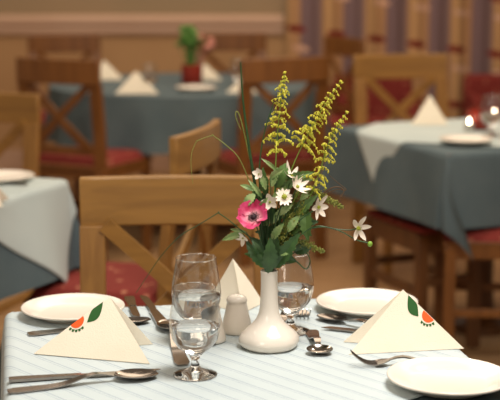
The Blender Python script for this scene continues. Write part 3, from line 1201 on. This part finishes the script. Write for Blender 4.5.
blade([(277, 262), (285, 252), (297, 262), (306, 269), (310, 261), (306, 252), (298, 247)], .0012, 'dark green looped tendril in front of the rear glass', GR1, -.012)
BRN = mat('brown_tendril', '#5C4228', .7)
blade([(290, 235), (312, 205), (328, 190), (338, 187), (344, 191), (340, 199), (345, 209)], .0010, 'dry brown curled tendril right of the bouquet', BRN, -.005)
blade([(300, 225), (318, 200), (335, 190), (346, 190), (338, 183), (329, 175)], .0007, 'dry brown thread beside the curled tendril', BRN, -.004)

# --- leaf sprigs
def sprig(leaves, label, m, dy=0, seed=0, serr=1, stem=True):
    rnd = random.Random(seed)
    r = empty('leaf_sprig', NECK, 0, label, 'leaves', 'leaf sprigs in the vase')
    if stem:
        b = MB()
        for (bx, by, tx, ty, wd, dd) in leaves:
            pts = poly_curve([INV+Vector((rnd.uniform(-.003, .003), rnd.uniform(-.003, .003), 0)), NECK+Vector((rnd.uniform(-.006, .006), rnd.uniform(-.006, .006), 0)), P3(bx, by, dy+dd)], 16)
            b.tube([p-NECK for p in pts], .0009, 5)
        b.build('stem', STEM, r)
    for (bx, by, tx, ty, wd, dd) in leaves:
        b = MB()
        a = P3(bx, by, dy+dd)-NECK; c = P3(tx, ty, dy+dd+rnd.uniform(-.015, .015))-NECK
        leaf_mb(b, a, c, wd, (rnd.uniform(-.35, .35), -1, rnd.uniform(-.1, .5)), rnd.uniform(.03, .14), serr)
        b.build('leaf', m, r)
    return r
sprig([(243, 234, 222, 239, 7, -.01), (255, 194, 243, 208, 9, -.01), (254, 191, 240, 184, 5, 0), (262, 198, 248, 178, 5, 0), (246, 232, 230, 228, 4, 0)],
      'pale green leaves around the pink flower at the left', LEAFL, -.005, 3)
sprig([(277, 171, 261, 157, 4, 0), (272, 187, 278, 166, 8, 0), (290, 180, 316, 178, 6, 0), (262, 226, 306, 196, 8, .005), (270, 200, 296, 181, 6, 0)],
      'pale narrow leaves at the top of the bouquet', LEAFL, -.005, 4)
sprig([(276, 188, 287, 161, 14, 0), (266, 195, 263, 165, 9, .005), (285, 179, 315, 170, 8, 0), (280, 190, 300, 176, 8, .005), (268, 185, 262, 176, 8, .01), (258, 200, 254, 188, 6, .004)],
      'dark leaves behind the white flowers at the top', LEAFM, 0, 5)
sprig([(268, 273, 270, 235, 15, -.022), (276, 268, 300, 230, 14, -.016), (264, 268, 246, 240, 10, -.012), (280, 262, 292, 236, 13, -.01), (262, 260, 252, 238, 9, -.006), (272, 262, 277, 232, 12, -.012)],
      'broad dark green leaves just above the vase neck', LEAFD, 0, 6)
sprig([(306, 208, 308, 239, 13, 0), (295, 216, 318, 192, 9, 0), (270, 240, 298, 213, 10, 0), (300, 205, 318, 200, 8, 0), (285, 236, 306, 222, 9, 0), (296, 226, 312, 235, 8, .004)],
      'green leaves at the right side of the bouquet', LEAFM, -.002, 7)
sprig([(276, 215, 293, 203, 7, -.012), (272, 240, 284, 222, 8, -.014), (288, 232, 300, 214, 8, -.012), (266, 190, 258, 170, 6, 0), (270, 178, 284, 168, 6, -.005), (300, 200, 312, 186, 7, -.005), (280, 255, 296, 247, 7, -.015), (260, 212, 268, 196, 6, -.01)],
      'pale serrated leaves at the front and middle of the bouquet', LEAFL, -.008, 21)
rr_ = random.Random(11)
lv = []
for k in range(22):
    bx = rr_.uniform(260, 296); by = rr_.uniform(200, 262)
    ang = rr_.uniform(-.3, PI+.3); ln = rr_.uniform(16, 28)
    lv.append((bx, by, bx+ln*math.cos(ang), by-ln*.8*abs(math.sin(ang))-4, rr_.uniform(7, 11), rr_.uniform(-.005, .03)))
sprig(lv[:12], 'dense dark leaves filling the middle of the bouquet', LEAFD, .006, 8)
sprig(lv[12:], 'mid green leaves scattered through the middle of the bouquet', LEAFM, .004, 9)
sprig([(322, 215, 303, 237, 0.1, 0)], 'thin bare twig at the right of the bouquet', STEM, 0, 2) if False else None

# --- fuzzy filler sprigs
def filler(pix, label, rpx=4, dy=0, seed=0, frac=.5, m=OLIVE):
    rnd = random.Random(seed)
    pts = [p-NECK for p in stem_pts(pix, dy, dy)]
    r = empty('filler_sprig', NECK, 0, label, 'foliage', 'olive filler sprigs')
    b = MB(); b.tube(pts, .0008, 5); b.build('stem', STEML, r)
    b = MB(); n = len(pts); i0 = int(n*frac)
    for i in range(i0, n):
        t = (i-i0)/(n-i0)
        for k in range(9):
            o = Vector((rnd.gauss(0, 1), rnd.gauss(0, 1), rnd.gauss(0, 1)))*(rpx*.00163*.55*(1-.6*t))
            b.ball(pts[i]+o, rnd.uniform(.0009, .0019), 5, 3)
    b.build('buds', m, r, smooth=False)
filler([(290, 210), (302, 190), (318, 194), (330, 200), (342, 207)], 'olive budded sprig drooping right of the white flowers', 5, -.004, 1, .55)
filler([(280, 250), (292, 240), (308, 244), (323, 252)], 'olive budded sprig low at the right above the rear glass', 5, -.004, 2, .5)
filler([(276, 250), (284, 232), (292, 215)], 'olive budded sprig in the middle of the bouquet', 6, -.012, 3, .5)
filler([(285, 240), (297, 215), (304, 203)], 'olive budded sprig beside the white petals', 6, -.008, 4, .5)
filler([(283, 225), (296, 198), (306, 180)], 'olive budded sprig at the upper right of the bouquet', 6, .006, 5, .55)

# --- petals and flowers
PINK = mixmat('pink_petal', '#B42252', '#D65482', (70, 70, 70), .5)
def _ring():
    b = PINK.node_tree.nodes['Principled BSDF']
    src = b.inputs['Base Color'].links[0].from_socket
    tc = nd(PINK, 'ShaderNodeTexCoord')
    ln = nd(PINK, 'ShaderNodeVectorMath', operation='LENGTH')
    lk(PINK, tc.outputs['Object'], ln.inputs[0])
    rp = nd(PINK, 'ShaderNodeMapRange')
    rp.inputs['From Min'].default_value = .006; rp.inputs['From Max'].default_value = .017
    rp.inputs['To Min'].default_value = .8; rp.inputs['To Max'].default_value = 0
    lk(PINK, ln.outputs['Value'], rp.inputs['Value'])
    mx = nd(PINK, 'ShaderNodeMix', data_type='RGBA')
    lk(PINK, rp.outputs[0], mx.inputs['Factor']); lk(PINK, src, mx.inputs[6]); mx.inputs[7].default_value = lin('#E6B4B4')
    lk(PINK, mx.outputs[2], b.inputs['Base Color'])
_ring()
PINKC = mat('pale_pink_ring', '#DDA0A8', .6)
WPET = mixmat('white_petal', '#EFE4D6', '#E6D8C6', (60, 60, 60), .55)
DARKC = mat('dark_flower_centre', '#2E1820', .7)
YC = mat('yellow_green_centre', '#9AA030', .7)
def basis(nrm):
    n = Vector(nrm).normalized()
    u = n.cross(Vector((0, 0, 1))).normalized(); v = n.cross(u)*-1
    return n, u, v
def petal(b, c, nrm, ang, L, hw, lift, r0=.15, pw=.7, wave=0, tipcut=0):
    n, u, v = basis(nrm)
    d = u*math.cos(ang)+v*math.sin(ang); s = n.cross(d)
    ns = 8; cols = (-1, -.5, 0, .5, 1)
    vs = []; fs = []
    for i in range(ns+1):
        t = i/ns
        wv = hw*(max(0.03, math.sin(PI*min(1, (.08+.92*t*(1-tipcut))))**pw))
        p = Vector(c) + d*(L*(r0*.3+t)) + n*(lift*L*(t*t*1.2-.15*t))
        for q in cols:
            vs.append(p + s*(wv*q) + n*(abs(q)*wv*.25 + wave*L*math.sin(q*3+t*5+ang*3)))
    m = 5
    for i in range(ns):
        for j in range(m-1):
            q = i*m+j
            fs.append((q, q+1, q+m+1, q+m))
    b.add(vs, fs)
def flower(px, py, dy, nrm, npet, Lpx, wpx, label, pm, cm, lift=.35, crad=.15, name='white_daisy', pw=.7, stemway=None, cat='flower', group='white flowers in the bouquet', tipcut=0, wave=0, skip=(), cscale=1, jit=.15, seed=0, ring=None):
    rnd = random.Random(seed+px)
    c = P3(px, py, dy)
    r = empty(name, c, 0, label, cat, group)
    n, u, v = basis(nrm)
    pts = stem_pts((stemway or [])+[(px, py)], dy*.5, dy)
    pts[-1] = c - n*.001
    b = MB(); b.tube([p-c for p in pts], .0010, 6); b.build('stem', STEM, r)
    L = Lpx*.00163; hw = wpx*.00163/2
    for k in range(npet):
        if k in skip: continue
        b = MB()
        petal(b, (0, 0, 0), nrm, 2*PI*k/npet+rnd.uniform(-jit, jit), L*rnd.uniform(.88, 1.08), hw, lift*rnd.uniform(.7, 1.3), pw=pw, tipcut=tipcut, wave=wave)
        if ring:
            pass
        b.build('petal', pm, r)
    b = MB()
    R = L*crad
    b.ball(n*R*.4, R, 10, 6)
    for k in range(14):
        a = k*2.4; q = R*1.25*math.sqrt(k/14)
        b.ball(u*(q*math.cos(a))+v*(q*math.sin(a))+n*(R*1.1), R*.22, 5, 3)
    b.build('flower_centre', cm, r)
    return r, c, n, u, v, L
# pink anemone
r, c, n, u, v, L = flower(254, 218, -.035, (-.25, -.75, .75), 6, 15.5, 15, 'pink anemone with dark centre at the left of the bouquet', PINK, DARKC, .38, .19,
       'pink_anemone', .5, [(262, 245)], group=None, tipcut=.22, wave=.10, jit=.35)
b = MB()
for k in range(26):
    a = 2*PI*k/26; R = L*(.30+.08*(k % 3)/2)
    b.tube([n*.002, (u*math.cos(a)+v*math.sin(a))*R*.7+n*.0035, (u*math.cos(a)+v*math.sin(a))*R+n*.004], .00035, 4)
    b.ball((u*math.cos(a)+v*math.sin(a))*R+n*.0042, .0008, 5, 3)
b.build('stamens', DARKC, r)
flower(284, 197, -.028, (.3, -.9, .55), 13, 9.5, 3.6, 'white daisy with yellow centre in the middle of the bouquet', WPET, YC, .15, .28, 'white_daisy', .6, [(274, 230)], seed=2)
flower(297, 187, -.018, (.7, -.7, .7), 8, 10.5, 4.5, 'white open flower above right of the daisy', WPET, YC, .7, .16, 'white_daisy', .6, [(282, 225)], seed=3)
flower(292, 176, -.005, (.25, -.45, 1.0), 5, 11, 4.5, 'white flower with upright petals at the top of the bouquet', WPET, YC, .8, .12, 'white_blossom', .6, [(280, 220)], seed=4, skip=())
flower(318, 207, -.02, (.8, -.7, -.1), 6, 13, 6, 'white flower below the olive sprig at the right', WPET, YC, .3, .13, 'white_blossom', .6, [(290, 230)], seed=5)
flower(270, 202, -.012, (-.3, -1, .1), 5, 9, 6, 'small pale blossom between the pink flower and the daisy', WPET, YC, .5, .12, 'white_blossom', .6, [(268, 230)], seed=6)
flower(259, 174, -.005, (-.6, -1, .4), 5, 6, 5, 'tiny white blossom beside the dark grass blades', WPET, YC, .5, .12, 'white_blossom', .6, [(262, 215)], seed=7)
flower(243, 238, -.02, (-.8, -1, -.5), 4, 8, 5, 'small white petals peeping below the pink flower', WPET, YC, .4, .1, 'white_blossom', .6, [(255, 250)], seed=8)
r, c, n, u, v, L = flower(358, 228, -.03, (.35, -.85, -.1), 6, 13, 5, 'white star flower on a long stem out to the right', WPET, YC, .3, .16, 'star_flower', .6,
       [(285, 250), (305, 232), (318, 226), (335, 229), (350, 230)], group=None, seed=9, skip=(0,))
pts = poly_curve([P3(312, 228, -.022)-c, P3(325, 227, -.026)-c, P3(340, 231, -.028)-c, P3(357, 240, -.03)-c, P3(369, 243, -.03)-c], 30)
b = MB(); b.tube(pts, .0010, 6); b.build('side_stem', STEM, r)
b = MB(); b.ball(P3(370, 244, -.03)-c, .0042, 10, 7, (1, 1, 1.1)); b.build('bud', mat('green_bud', '#7FA83A', .5), r)
